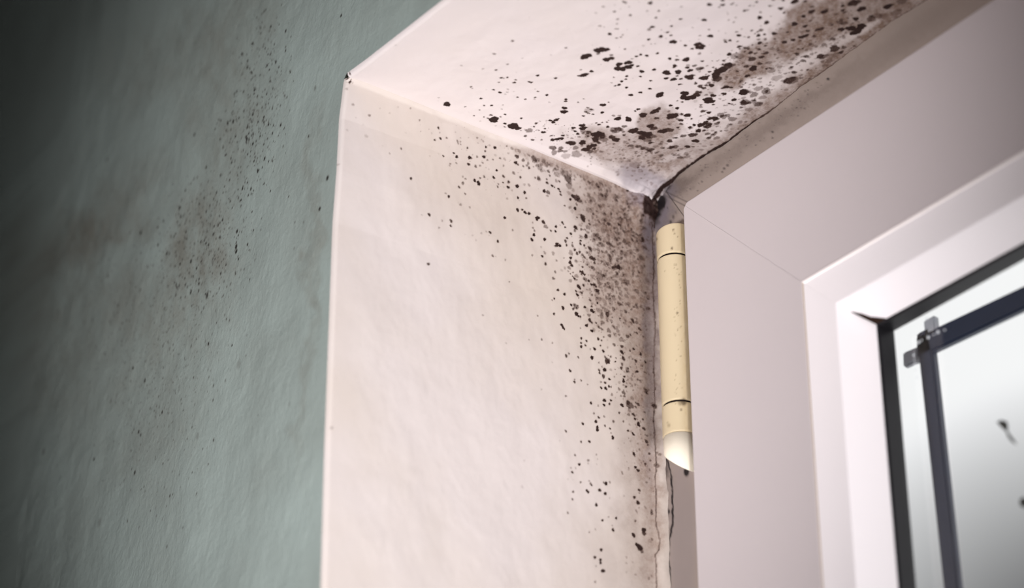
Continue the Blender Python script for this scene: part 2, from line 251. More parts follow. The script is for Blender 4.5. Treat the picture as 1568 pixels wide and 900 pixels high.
SOFF = [
(680,60,5.625,"590,12,14,6;432,121,14,5;150,223,11,3;335,253,12,3;547,216,11,5;447,265,11,7;675,162,9,2;623,285,9,1;921,133,9,2;1050,70,10,5;492,334,13,8;515,338,9,5;545,330,11,7;472,374,9,7;617,350,10,7;605,374,14,8;733,368,12,8;752,373,12,8;806,312,14,9;960,334,14,8;232,412,11,6;243,426,8,4;426,440,11,8;481,464,14,9;365,440,8,1;550,435,11,3;545,460,10,3;528,478,8,3;600,453,8,2;633,502,10,8;700,517,10,8;785,500,11,7;780,515,8,3;785,430,8,2;808,450,10,7;885,480,14,9;907,542,9,3;318,515,12,9;345,573,9,7;410,572,11,9;508,568,7,4;497,603,8,4;182,581,8,7;305,609,8,6;257,657,8,7;343,667,8,6;212,625,6,1;311,702,7,3;404,652,13,7;428,690,42,9;375,678,10,6;487,666,9,6;525,645,11,8;665,678,11,8;525,722,14,9;523,752,10,6;445,742,10,2;600,745,42,9;635,765,25,9;570,745,25,9;25,558,32,9;1050,520,14,6;1048,536,12,5;1037,595,22,9;1033,627,28,9;915,700,15,9;940,715,18,9;965,695,20,9;985,685,10,8;885,702,8,3;793,725,14,7;775,752,10,7;735,785,30,5;705,780,12,5;700,832,14,7;855,800,18,9;868,770,9,7;858,748,8,4;805,780,8,2;840,865,10,6;762,865,14,7"),
(480,60,3.0,"575,268,4,4;573,283,3,2;378,28,5,2;168,167,4,8;182,186,3,6"),
(860,60,7.5,"50,93,12,4;255,205,42,9;280,195,45,9;300,185,42,9;410,128,42,9;465,120,45,9;515,120,35,9;420,165,22,6;510,235,38,9;565,220,38,8;572,180,18,7;265,408,38,9;225,418,22,9;195,418,14,8;343,370,22,9;220,350,13,5;660,290,38,9;765,270,42,9;640,340,40,9;700,345,40,9;760,325,40,9;800,305,28,9;727,112,15,6;810,225,14,5;860,198,18,8;908,180,18,8;978,193,20,9;1100,168,18,8;875,313,18,9;920,372,28,9;905,430,15,9;1062,345,22,9;600,438,11,6;573,500,10,5;748,425,18,9;738,460,14,8;690,485,18,9;660,525,20,9;615,537,14,8;745,557,18,9;795,645,25,9;905,613,20,9;1012,565,18,9;1022,472,15,8;818,450,8,2;1130,640,42,9;1105,660,25,9;1150,620,25,9;475,758,32,9;467,846,22,9;540,728,12,6;190,727,12,6;255,688,11,6;48,690,18,6;45,715,18,6;310,820,50,3;280,840,20,6;300,790,16,6;340,810,18,6;310,855,18,6;250,885,15,8;360,867,14,8;880,808,20,9;845,830,14,8;1205,378,45,9;1200,443,25,9;1285,455,34,9;1338,368,38,9;1242,222,20,9;1325,192,12,5;1325,233,22,7;1430,225,38,9;1300,300,25,8;1290,318,15,8;1280,38,38,9;1420,75,18,8;1000,5,16,8;940,78,18,2;1028,60,12,3;1073,58,10,3;1367,25,12,3;1440,320,20,8;1325,415,16,7;1370,453,20,7;1355,518,18,9;1385,520,8,6;1325,580,8,3"),
(1020,50,7.5,"300,183,16,9;350,135,30,9;385,125,25,8;425,150,26,9;400,172,30,9;360,168,26,9;385,150,40,6;388,38,13,5;375,80,10,3;508,40,30,9;383,232,20,5;415,320,18,8;835,32,26,8;685,107,18,8;733,90,20,8;668,75,10,3;948,52,18,6;1060,32,25,8;1130,20,18,7;1238,12,26,9;540,400,14,6;325,372,25,6;275,428,30,9;245,395,20,7;250,370,25,4;385,410,40,6;410,410,25,4;270,515,48,8;230,495,20,7;295,490,20,7;435,525,48,8;490,500,18,6;500,452,18,8;725,252,28,9;660,322,15,8;840,165,25,8;815,275,70,4;570,490,50,8;600,450,50,8;650,430,50,8;700,400,45,7;720,370,40,8;760,380,35,6;590,540,50,7;560,520,35,7;910,180,22,8;945,190,18,7;970,235,28,8;1030,240,20,6;905,225,14,5;1070,195,22,7;1075,122,28,8;1060,78,20,5;1140,78,20,5;1150,235,30,7;1095,280,32,7;990,305,42,7;960,290,20,6;1075,355,30,7;1000,410,48,8;1010,395,30,8;920,390,28,7;1180,345,35,4;1215,188,30,4;1305,220,35,4;1355,110,25,7;1460,88,25,7;1490,240,18,6;1250,250,14,5;1210,440,40,4;1215,410,25,5;1270,520,55,3;1420,540,65,5;1440,400,20,4;1470,460,30,4;930,495,28,8;800,520,30,4;860,545,20,5;850,570,12,5;885,595,14,5;690,628,32,9;745,632,18,8;665,705,28,8;885,680,50,9;910,680,45,6;1060,640,45,4;1010,710,45,5;1150,670,55,5;1110,740,40,4;915,795,55,5;990,790,40,4;1060,820,45,4;780,767,22,8;725,810,15,5;860,855,20,6;215,700,45,9;200,745,42,9;250,755,45,9;310,745,40,9;350,720,40,8;370,690,35,7;520,610,32,8;390,620,30,7;430,640,28,7;340,590,20,7;490,580,20,6;465,610,20,6;540,725,32,8;500,760,30,7;470,785,35,7;520,790,38,8;440,770,20,6;460,720,20,5;540,825,14,7;400,830,14,6;185,805,10,5;52,845,20,8;127,877,20,9;1080,565,20,3"),
(800,160,7.5,"345,408,25,8;400,400,28,9;450,395,25,9;465,360,18,9;335,358,14,6;530,440,32,8;570,455,35,8;580,440,30,7;690,440,40,9;585,270,22,9;605,310,18,9;635,340,20,9;685,242,32,9;695,275,38,9;700,310,35,5;760,320,30,7;745,345,28,5;840,350,55,8;870,340,50,8;900,345,45,8;920,370,35,7;835,400,40,8;850,425,25,7;930,400,50,5;880,440,20,8;770,490,38,8;720,520,38,8;820,468,32,9;825,505,22,8;780,540,35,6;350,495,40,6;365,550,35,5;440,500,30,6;435,530,28,6;490,535,25,5;610,500,35,5;620,570,60,4;500,590,45,3;1045,130,20,5;1095,165,38,9;1115,130,18,5;1220,175,38,9;1205,155,22,8;848,215,14,7;878,232,18,8;915,208,12,6;970,205,12,7;990,183,8,5;980,257,20,9;700,135,15,8;1385,125,48,8;1170,250,28,6;1080,290,65,5;1100,280,40,5;1050,310,35,4;1275,300,55,8;1350,325,40,7;1160,310,18,6;1165,350,20,7;1030,370,35,7;1070,405,40,8;1095,395,25,7;1010,380,25,6;1245,470,32,6;1330,480,35,6;1380,370,50,6;1440,340,50,6;1440,400,50,5;1470,250,40,6;1330,200,15,5;1350,170,12,6;1400,500,40,5;1470,520,40,5;1470,440,25,5;1225,400,12,6;1180,420,20,4;1290,690,55,3;1120,570,14,4;1155,580,14,4;1145,710,20,3;1200,650,15,3;1040,712,8,5;1130,650,35,2;900,540,22,4;650,375,16,5;740,265,12,6"),
(980,150,7.5,"170,160,45,8;215,130,28,8;130,180,20,6;190,240,28,7;370,215,55,8;340,235,35,7;410,195,28,7;350,95,18,8;428,125,20,9;430,38,12,6;485,50,14,7;480,192,20,7;545,200,35,9;592,237,14,7;470,257,26,8;472,298,22,7;435,340,18,8;455,355,10,5;570,330,20,8;622,303,20,9;640,128,8,2;698,203,12,6;722,150,26,7;790,163,24,8;800,230,28,8;860,228,38,8;890,235,22,6;700,300,40,8;755,275,34,8;780,315,45,7;800,290,30,6;670,365,32,8;735,365,22,7;605,418,48,7;640,487,40,8;610,490,20,6;500,430,32,6;415,455,18,8;340,492,35,7;545,555,32,8;610,555,18,6;360,565,35,7;410,560,35,6;260,385,50,8;340,370,45,7;120,330,40,7;160,355,40,7;20,400,40,7;80,420,50,6;130,440,50,6;20,460,35,6;120,515,22,7;235,530,20,6;185,630,18,6;245,660,28,6;365,645,12,5;440,600,14,6;460,685,30,6;445,660,18,5;530,640,30,4;545,675,30,4;705,590,25,4;120,600,40,4;180,560,30,4;30,580,30,4;885,285,30,6;905,270,15,5;775,405,28,6;840,420,30,5;870,395,20,5;790,455,30,6;880,455,32,5;930,375,15,6;990,370,22,4;1025,305,30,4;930,190,45,5;960,210,40,5;1010,195,30,5;1060,235,45,5;1130,183,20,5;1205,180,18,4;1150,275,30,4;1215,270,18,5;1250,130,40,4;780,30,55,8;830,40,25,8;740,20,20,6;845,75,15,6;700,80,10,5;1080,18,28,8;1025,62,15,5;1200,60,45,5;1180,40,35,5;1350,70,50,4;700,525,10,3;740,550,25,3"),
(1200,0,6.923,"120,20,40,9;100,35,20,9;228,20,22,7;300,78,24,6;295,128,35,8;210,175,26,9;118,255,34,9;105,265,20,9;430,125,34,9;415,130,20,9;455,100,18,6;627,60,22,8;628,105,24,8;640,130,20,6;660,125,14,5;735,30,55,7;780,15,40,7;700,45,28,7;825,92,45,9;1100,72,45,9;1120,60,40,7;1255,12,60,5;985,5,18,5;765,198,32,9;680,190,14,6;610,210,28,6;640,240,35,6;585,240,25,5;515,260,20,6;490,245,20,4;228,282,26,8;255,330,24,7;355,318,26,7;400,305,30,7;40,343,16,8;190,395,32,8;235,380,30,8;325,385,25,6;100,428,22,7;175,435,15,6;10,455,24,8;205,240,16,4;285,222,22,5;350,240,14,4;195,340,20,4;150,215,10,5;610,310,34,9;670,300,25,8;720,300,45,9;820,280,48,9;800,310,50,8;740,350,38,9;780,340,38,8;860,280,20,8;930,200,50,5;990,170,55,4;1060,170,50,3;1195,135,60,4;1200,190,40,3;520,410,28,6;480,415,20,4;430,470,28,5;540,515,55,7;640,505,28,6;750,490,18,6;610,558,28,7;385,590,38,7;440,590,32,5;405,610,28,6;285,468,24,6;345,490,20,5;150,518,12,5;240,527,20,4;290,522,20,3;145,572,25,6;240,595,28,6;195,600,18,4;205,645,28,6;160,665,15,5;130,630,10,4;85,710,18,5;110,765,28,5;190,745,16,4;255,735,15,6;345,722,10,5;60,770,14,4;180,795,20,4;80,850,70,5;275,828,18,5;480,645,40,4;440,690,30,4;530,590,50,3"),
(860,0,7.84,"412,160,15,3;500,87,17,5;640,70,12,2;635,145,16,7;705,112,12,2;745,25,18,6;768,38,18,6;810,85,12,3;825,185,18,7;672,232,15,6;664,287,13,5;650,347,14,5;675,348,14,5;460,313,20,4;510,325,12,3;425,350,8,2;577,408,24,9;660,457,14,6;712,445,13,6;732,418,13,5;930,25,10,2;1062,40,24,9;1075,25,14,8;1028,132,15,4;1167,130,17,6;1133,211,17,7;1088,325,26,8;1050,355,26,5;1300,250,10,2;1318,320,16,8;1428,234,18,9;1438,77,14,3;1198,363,10,4;1232,393,9,3;1272,395,18,8;1190,443,26,8;1312,432,16,8;1253,470,12,2;1046,476,18,8"),
(1040,0,7.84,"363,53,28,9;522,0,22,8;522,55,25,8;483,82,14,6;630,50,16,7;650,35,12,6;688,65,14,4;930,30,18,7;848,75,16,5;895,78,12,4;785,133,20,7;822,128,16,5;580,148,12,2;585,172,12,3;595,242,14,4;680,213,13,4;655,267,15,4;300,244,28,9;233,225,12,2;162,340,14,3;357,360,14,5;475,372,12,2;968,218,30,9;977,157,17,5;1050,274,32,8;1090,80,20,6;1100,200,12,3;1200,105,16,7;1225,108,24,8;1260,155,18,7;1132,5,18,8;1250,10,20,8;690,380,18,5;750,348,12,3;870,367,18,6;985,362,26,6;945,380,20,5;1200,290,14,4;22,77,12,2;1165,355,10,4;1218,345,14,5;1130,75,9,2;557,395,12,2"),
]
GREEN = [
(0,0,2.0,"757,205,4,8;830,82,4,8;875,95,4,7;862,15,3,5;815,30,3,6;715,372,5,8;775,440,4,8;595,412,4,7;845,190,4,8;780,275,4,8;790,525,4,8;630,512,4,7;742,578,4,8;768,578,4,8;760,598,3,7;945,417,4,5;1003,545,6,7;980,640,5,7;725,708,5,9;722,755,6,9;722,770,5,7;550,637,5,8;430,712,5,8;585,800,5,8;327,487,4,6;775,350,4,8;885,602,3,5;1045,48,4,7;860,383,4,7;820,425,3,6;815,320,3,6;757,390,4,7;740,165,4,7;770,222,3,7;828,585,3,7;738,612,3,7;660,395,3,6;965,270,6,3;775,705,3,7;757,748,4,6;640,750,4,6;510,775,5,6;485,750,4,6;330,845,4,5;565,852,3,7;655,718,4,6;930,680,4,3;903,680,3,4;900,760,3,4"),
(0,450,2.0,"56,551,7,8;289,506,4,7;637,152,4,7;710,157,3,7;653,447,4,5;413,547,5,6;425,422,4,7;443,265,5,6;407,227,4,6;497,362,4,7;790,371,2,6;886,337,5,2;40,672,5,3;652,325,4,4;690,265,4,3;730,215,10,2;605,435,8,2;520,618,4,5;135,483,8,3;305,700,10,2;432,432,4,5;500,520,3,5;390,695,4,4;510,773,4,4;560,715,3,4;635,5,8,5;585,160,4,4;530,155,3,4;485,138,3,4;445,605,3,3;400,600,3,3;1015,410,4,5"),
]
def parse(tiles):
    for x0, y0, s, t in tiles:
        for e in t.split(';'):
            x, y, r, a = map(float, e.split(','))
            yield x0+x/s, y0+y/s, r/s, a/9.0

def seg_dist(px, py, pts):
    best = np.full(px.shape, 1e9)
    for (x0, y0), (x1, y1) in zip(pts[:-1], pts[1:]):
        dx, dy = x1-x0, y1-y0; t = np.clip(((px-x0)*dx+(py-y0)*dy)/(dx*dx+dy*dy), 0, 1)
        best = np.minimum(best, np.hypot(px-x0-t*dx, py-y0-t*dy))
    return best
def ell(px, py, cx, cy, rx, ry, ang, a, soft=.5, inner=0.0):
    c, s = math.cos(math.radians(ang)), math.sin(math.radians(ang))
    dx, dy = px-cx, py-cy
    d = np.sqrt(((dx*c+dy*s)/rx)**2 + ((-dx*s+dy*c)/ry)**2)
    t = np.clip((1+soft*.5-d)/soft, 0, 1)
    return a*t*t*(3-2*t)

def splat(P, axes, axis, val, spots, field, rmin=0.0, off=None, k_=1.15):
    """add round colonies (plane circles with a ragged rim) to field (n,m) over the regular grid P"""
    n, m, _ = P.shape
    ga = P[:, 0, axes[0]]; gb = P[0, :, axes[1]]
    for px, py, r, a in spots:
        H = hit(px, py, axis, val)
        if off:
            for _ in range(4): H = hit(px, py, axis, val+float(off(H)))
        dist = (H-CAM) @ F_
        rr = max(r*dist/FPX*k_, rmin)
        u, v = H[axes[0]], H[axes[1]]
        i0, i1 = np.searchsorted(ga, [u-rr*1.8, u+rr*1.8]); j0, j1 = np.searchsorted(gb, [v-rr*1.8, v+rr*1.8])
        if i1 <= i0 or j1 <= j0: continue
        X = ga[i0:i1, None]-u; Y = gb[None, j0:j1]-v
        th = np.arctan2(Y, X); ph = np.random.rand(4)*6.28
        wob = 1 + .13*np.sin(2*th+ph[0]) + .09*np.sin(3*th+ph[1]) + .06*np.sin(5*th+ph[2]) + .05*np.sin(9*th+ph[3])*(r > 2.5)
        d = np.hypot(X, Y)/(rr*wob)
        soft = min(.9, .34*dist/FPX*4.2/rr*1.0 + .08)
        t = np.clip((1+soft*.55-d)/soft, 0, 1); t = t*t*(3-2*t)
        f = field[i0:i1, j0:j1]
        field[i0:i1, j0:j1] = 1-(1-f)*(1-a*t)

# ---------------------------------------------------------------- surface curves (uneven plaster edges)
def curve(pts, axis, val, key, out):
    H = np.array([hit(x, y, axis, val) for x, y in pts]); o = np.argsort(H[:, key])
    return H[o, key], H[o, out]
ez, ex = curve([(530,122),(523,180),(519,260),(513,340),(509,450),(505,560),(500,700),(495,900),(493,980)], 1, 0.0, 2, 0)
tx, tz = curve([(531,118),(560,97),(600,66),(640,35),(685,0),(740,-42)], 1, 0.0, 0, 2)
def x_edge(z): return np.interp(z, ez, ex, left=ex[0], right=0)*np.clip((z+.5)/.25, 0, 1)
def z_edge(x): return np.interp(x, tx, tz, left=0)*np.clip((.6-x)/.25, 0, 1)
CRK = [(1004,303),(1012,290),(1030,276),(1045,262),(1080,238),(1110,221),(1150,190),(1184,168),(1230,130),(1262,109),(1300,82),(1340,52),(1375,28),(1421,0),(1470,-34)]
kx, kz = curve(CRK, 1, D, 0, 2)
kz = np.clip(kz, -.002, .02)
def z_back(x): return np.interp(x, kx, kz)*np.clip((.9-x)/.4, 0, 1)
WX, WZ = 6.0*D, 8.2*D                      # reveal width and height
st = 0.00036
zs = np.concatenate([np.linspace(-WZ, -.262, 60)[:-1], np.arange(-.262, -.0002, st), [-.0001]])
ys = np.concatenate([np.linspace(0, .0018, 7), np.arange(.0022, D, st), [D, D*1.3]])

# ---- jamb (x = 0 plane)
Z, Y = np.meshgrid(zs, ys, indexing='ij')
def jamb_x(Y, Z):
    r = .0018
    x = x_edge(Z)*np.clip(1-Y/D, 0, 1)**1.3
    x = x - (r-np.sqrt(np.clip(r*r-np.clip(r-Y, 0, r)**2, 0, None)))          # rounded front arris
    q = .0022
    x = x + (q-np.sqrt(np.clip(q*q-np.clip(q+Z, 0, q)**2, 0, None)))*np.clip(Y/.004, 0, 1)  # rounded inner corner
    x = x + (fbm(Y*60, Z*40, 3)-.5)*.0012*np.clip(Y/.02, 0, 1)
    w = np.clip((Y-(D-.006))/.006, 0, 1)*np.clip((-Z-.03)/.02, 0, 1)
    x = x + w*w*.0028*(1+.8*(fbm(Y*300, Z*140, 5)-.5))                         # filler ramped up against the frame
    cn = np.exp(-((Y-D*.97)**2+(Z+.004)**2)/(.009**2))
    x = x + cn*.0035*(.6+.9*fbm(Y*500, Z*500, 8))                              # crusty lump in the corner
    return x
Pj = np.stack([jamb_x(Y, Z), Y, Z], -1)
jamb = structure(grid_mesh('wall_jamb', Pj, M_jamb))
px, py = project(Pj)
mould_shade = np.zeros(Z.shape); 
Pplane = np.stack([np.zeros_like(Y), Y, Z], -1)
spots = list(parse(JAMB))
rnd = random.Random(3)
def scatter(n, cx, cy, sx, sy, ang, r0, r1, a0, a1, box=None):
    out = []
    c, s = math.cos(math.radians(ang)), math.sin(math.radians(ang))
    while len(out) < n:
        a, b = rnd.gauss(0, 1), rnd.gauss(0, 1)
        if a*a+b*b > 5: continue
        x = cx + a*sx*c - b*sy*s; y = cy + a*sx*s + b*sy*c
        if box and not box(x, y): continue
        out.append((x, y, r0+(r1-r0)*rnd.random()**2, a0+(a1-a0)*rnd.random()))
    return out
jb = lambda x, y: x > 868 + max(0, (y-330))*.13 + max(0, 300-y)*-.9 and x < 1003 and y > 122+.385*(x-530)
spots += scatter(520, 950, 385, 34, 62, 8, .9, 3.0, .22, .55, jb)
spots += scatter(330, 950, 370, 34, 60, 8, 1.3, 3.8, .22, .5, jb)
spots += scatter(260, 940, 330, 40, 40, 20, .9, 3.4, .15, .42, jb)
spots += scatter(120, 968, 520, 20, 60, -4, .9, 2.2, .2, .6, jb)
spots += scatter(70, 975, 640, 16, 70, -4, .8, 1.7, .2, .55, jb)
spots += scatter(190, 870, 262, 55, 7, 24, .8, 2.4, .15, .45, lambda x, y: y > 128+.385*(x-530))
spots += scatter(50, 740, 240, 50, 30, 22, .5, 1.0, .1, .4)
splat(Pplane, (2, 1), 0, 0.0, spots, mould_shade, off=lambda H: x_edge(H[2])*np.clip(1-H[1]/D, 0, 1)**1.3)
haze = np.zeros(Z.shape)
wx = px + (fbm(px/26, py/26, 11)-.5)*34; wy = py + (fbm(px/26, py/26, 12)-.5)*34
for e in [(925,268,105,22,22,.75,.8),(958,330,62,52,15,.78,.8),(956,420,60,95,6,.62,.8),(895,300,26,22,40,.35,.8),(980,470,26,190,0,.6,.9),(996,600,16,330,-1,.6,1.3),
          (975,640,34,160,0,.28,1.2),(990,800,36,130,0,.26,1.4),(830,240,52,9,20,.32,.9),(740,205,120,6,24,.10,1.0),(980,880,80,80,0,.14,1.6),(760,300,120,60,0,.07,1.6)]:
    haze = 1-(1-haze)*(1-ell(wx, wy, *e))
haze *= .72+.62*(fbm(px/9, py/9, 21)-.3)
crack = [(998,340),(1001,400),(1000,450),(1003,500),(1001,560),(1003,610),(1001,640),(1003,676),(1005,721),(1003,730),(1005,770),(1004,800),(1006,807),(1010,827),(1009,842),(1003,849),(1005,866),(1005,900)]
cwx = px+(fbm(px/5, py/5, 31)-.5)*3.0
cd = seg_dist(cwx, py, crack)
mould_shade = np.maximum(mould_shade, np.clip(1.6-cd, 0, 1)*(.42+.5*fbm(py/14, px*0+3, 33)))
mould_shade = np.maximum(mould_shade, ell(wx, wy, 1003,318,10,24,0,1.0,.8))  # dark patch: shade of the inner corner painted into the mask
mould_shade = np.maximum(mould_shade, np.where((px > 1001) & (py < 350), .75, 0))  # the same painted corner shade, beyond the crack
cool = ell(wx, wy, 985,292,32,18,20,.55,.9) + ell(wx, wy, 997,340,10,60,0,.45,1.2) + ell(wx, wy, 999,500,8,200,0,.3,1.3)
chip = np.maximum(0, ell(px, py, 534,123,7,4,40,.9,.6))
mould_shade = np.maximum(mould_shade, chip*(fbm(px/2.5, py/2.5, 40) > .52))
set_attr(jamb, 'mould_shade', np.clip(mould_shade, 0, 1)); set_attr(jamb, 'haze', np.clip(haze, 0, 1)); set_attr(jamb, 'cool', np.clip(cool, 0, .7))

# ---- soffit (z = 0 plane)
xs = np.concatenate([[0.0004], np.arange(.0008, .46, .0004), np.linspace(.465, WX, 30)])
X, Y = np.meshgrid(xs, ys, indexing='ij')
def soff_z(X, Y):
    r = .0018
    z = z_edge(X)*np.clip(1-Y/D, 0, 1)**1.3
    z = z + (r-np.sqrt(np.clip(r*r-np.clip(r-Y, 0, r)**2, 0, None)))
    z = z + (fbm(X*40, Y*60, 6)-.5)*.0012*np.clip(X/.01, 0, 1)*np.clip(Y/.02, 0, 1)
    z = z + z_back(X)*np.clip(Y/D, 0, 1)**2.2 + (fbm(X*260, Y*10, 9)-.5)*.0012*np.clip((Y-(D-.004))/.004, 0, 1)
    cn = np.exp(-((Y-D*.97)**2+(X-.004)**2)/(.009**2))
    return z - cn*.0035*(.6+.9*fbm(X*500, Y*500, 10))
Ps = np.stack([X, Y, soff_z(X, Y)], -1)
soff = structure(grid_mesh('wall_soffit', Ps[:, ::-1], M_soff)); Ps = Ps[:, ::-1]; X = X[:, ::-1]; Y = Y[:, ::-1]
px, py = project(Ps)
mo = np.zeros(X.shape)
spots = list(parse(SOFF))
edge = lambda x: 300 - .7125*(x-1000)          # photo line of the soffit / frame joint
sb = lambda x, y: y < edge(x)-2 and y < 122+.385*(x-530)-4 if x < 1000 else y < edge(x)-2
spots += scatter(230, 950, 232, 55, 16, 12, .8, 2.6, .2, .6, sb)
spots += scatter(160, 1040, 215, 50, 22, -34, .8, 3.0, .2, .6, sb)
spots += scatter(260, 1190, 110, 95, 22, -35, .9, 3.4, .15, .55, sb)
spots += scatter(140, 1300, 45, 60, 22, -35, 1, 3.4, .15, .5, sb)
spots += scatter(130, 1130, 95, 40, 18, -32, .8, 2.4, .3, .8, sb)
spots += scatter(60, 850, 205, 30, 9, 8, .5, 1.3, .3, .9, sb)
spots += scatter(40, 1010, 60, 110, 35, 0, .5, .9, .15, .5, sb)
Pp = np.stack([X, Y, np.zeros_like(X)], -1)
tmp = np.ascontiguousarray(mo[:, ::-1]); splat(Pp[:, ::-1], (0, 1), 2, 0.0, spots, tmp, k_=1.06, off=lambda H: (z_back(H[0])*np.clip(H[1]/D, 0, 1)**2.2 + z_edge(H[0])*np.clip(1-H[1]/D, 0, 1)**1.3)); mo = tmp[:, ::-1].copy()
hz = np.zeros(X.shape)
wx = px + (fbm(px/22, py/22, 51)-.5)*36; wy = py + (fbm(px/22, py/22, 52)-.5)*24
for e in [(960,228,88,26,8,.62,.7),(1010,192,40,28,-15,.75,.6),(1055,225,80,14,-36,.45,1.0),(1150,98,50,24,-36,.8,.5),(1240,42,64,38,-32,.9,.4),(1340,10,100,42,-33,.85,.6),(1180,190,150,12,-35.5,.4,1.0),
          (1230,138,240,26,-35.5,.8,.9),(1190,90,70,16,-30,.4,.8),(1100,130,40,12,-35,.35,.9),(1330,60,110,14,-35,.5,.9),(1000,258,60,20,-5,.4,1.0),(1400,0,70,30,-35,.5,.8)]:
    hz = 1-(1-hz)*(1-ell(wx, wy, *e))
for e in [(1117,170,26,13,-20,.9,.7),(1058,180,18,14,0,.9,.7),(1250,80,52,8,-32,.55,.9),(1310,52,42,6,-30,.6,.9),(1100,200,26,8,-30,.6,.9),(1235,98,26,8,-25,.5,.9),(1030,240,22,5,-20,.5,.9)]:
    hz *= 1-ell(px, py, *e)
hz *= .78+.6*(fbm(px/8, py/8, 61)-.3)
ed = np.abs((py-edge(px))*.814)
crk = [(x, y-1) for x, y in CRK]
cd = seg_dist(px+(fbm(px/6, py/6, 71)-.5)*4, py+(fbm(px/6, py/6, 72)-.5)*4, crk)
wdt = np.interp(px, [1000,1060,1080,1120,1136,1200,1421], [4,2.5,2.2,2.2,1.6,1.0,.9])
mo = np.maximum(mo, np.clip(wdt-cd+.5, 0, 1)*np.interp(px, [1000,1140,1200,1421], [1,.95,.6,.5]))
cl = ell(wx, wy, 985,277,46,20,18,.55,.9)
set_attr(soff, 'mould_shade', np.clip(mo, 0, 1)); set_attr(soff, 'haze', np.clip(hz, 0, 1)); set_attr(soff, 'cool', np.clip(cl, 0, .7))

# ---- green wall (y = 0 plane): part left of the opening and part above it, one mesh
r_ = .0018
fx = np.concatenate([np.linspace(0, .262, 640)**1.0, np.linspace(.27, 2.2, 50)])
zz = np.concatenate([np.linspace(-2.0, -.27, 60), np.arange(-.268, -.0001, .0005), [0.0, .0006]])
E_, Zl = np.meshgrid(fx, zz, indexing='ij')
def relief(X, Z): return (fbm(X*60, Z*45, 14)-.5)*.0009 + (fbm(X*600, Z*420, 15, 3)-.5)*.00012
xa = x_edge(Zl)-r_-E_
la = np.stack([xa, -relief(xa, Zl)*np.clip(E_/.01, 0, 1), Zl], -1)[::-1]
ux = np.concatenate([np.linspace(-2.2, -.27, 50), np.linspace(-.262, .2, 920), np.linspace(.21, 2.4, 50)])
up = np.concatenate([np.linspace(0, .12, 220), np.linspace(.13, .7, 24)])
UX, UP = np.meshgrid(ux, up, indexing='ij')
zb = np.where(UX < -r_, 0, z_edge(np.clip(UX, 0, None))+r_*np.clip((UX+r_)/r_, 0, 1))+UP
lb = np.stack([UX, -relief(UX, zb)*np.where(UX < -.008, 1.0, np.clip(UP/.008+np.clip((-UX)/.008, 0, 1), 0, 1)), zb], -1)
def wall_attrs(P):
    px, py = project(P); mo = np.zeros(px.shape)
    return px, py, mo
gsp = list(parse(GREEN))
gb = lambda x, y: x < 500
gsp += scatter(210, 400, 120, 24, 62, 4, .8, 1.9, .25, .8, gb) + scatter(260, 385, 210, 26, 40, 8, .8, 2.0, .25, .85, gb)
gsp += scatter(480, 315, 370, 40, 55, 12, .8, 2.1, .2, .7, gb) + scatter(520, 255, 480, 60, 80, 8, .7, 1.8, .15, .55, gb)
gsp += scatter(340, 235, 640, 50, 80, 0, .7, 1.6, .15, .55, gb) + scatter(260, 120, 420, 45, 80, 0, .7, 1.9, .1, .4, gb)
gsp += scatter(200, 300, 300, 100, 160, 0, .5, 1.1, .1, .3, gb)
gpos = [(hit(x, y, 1, 0.0), r*1.12, min(1, a*1.35)) for x, y, r, a in gsp]
def green_attrs(P):
    px, py = project(P); mo = np.zeros(px.shape).ravel(); co = P.reshape(-1, 3)
    from mathutils.kdtree import KDTree
    vis = np.where((px.ravel() > -30) & (px.ravel() < 720) & (py.ravel() > -30) & (py.ravel() < 930))[0]
    kd = KDTree(len(vis))
    for k in vis: kd.insert(co[k], int(k))
    kd.balance()
    for H, r, a in gpos:
        dist = (H-CAM) @ F_; rr = r*dist/FPX
        for c, k, d in kd.find_range(H, rr*1.7+.0004):
            dx, dz = c[0]-H[0], (c[2]-H[2])*.8
            t = max(0, min(1, (1.5-math.hypot(dx, dz)/rr)/.9))
            mo[k] = 1-(1-mo[k])*(1-a*t)
    mo = mo.reshape(px.shape)
    wx = px + (fbm(px/40, py/60, 81)-.5)*70; wy = py + (fbm(px/40, py/60, 82)-.5)*90
    hz = np.zeros(px.shape)
    for e in [(115,375,60,45,-30,.55,1.2),(305,375,50,75,20,.6,1.2),(180,330,90,40,-40,.35,1.2),(350,180,60,110,10,.35,1.3),(250,470,90,60,0,.35,1.4),(90,520,60,120,0,.3,1.4),(240,600,80,120,0,.22,1.4),(300,60,140,60,-30,.3,1.3),(20,420,50,80,0,.3,1.4),(480,420,10,240,3,.3,1.2)]:
        hz = 1-(1-hz)*(1-ell(wx, wy, *e))
    hz *= .5+1.1*(fbm(px/10, py/22, 83)-.2)
    hz += .25*np.clip(fbm(px/60, py/90, 84)-.45, 0, 1)
    return mo, np.clip(hz, 0, 1)
A1 = green_attrs(la); A2 = green_attrs(lb)
me_verts = np.concatenate([la.reshape(-1, 3), lb.reshape(-1, 3)])
def grid_faces(n, m, off):
    i, j = np.meshgrid(np.arange(n-1), np.arange(m-1), indexing='ij'); a = (i*m+j).ravel()+off
    return np.stack([a, a+m, a+m+1, a+1], 1)
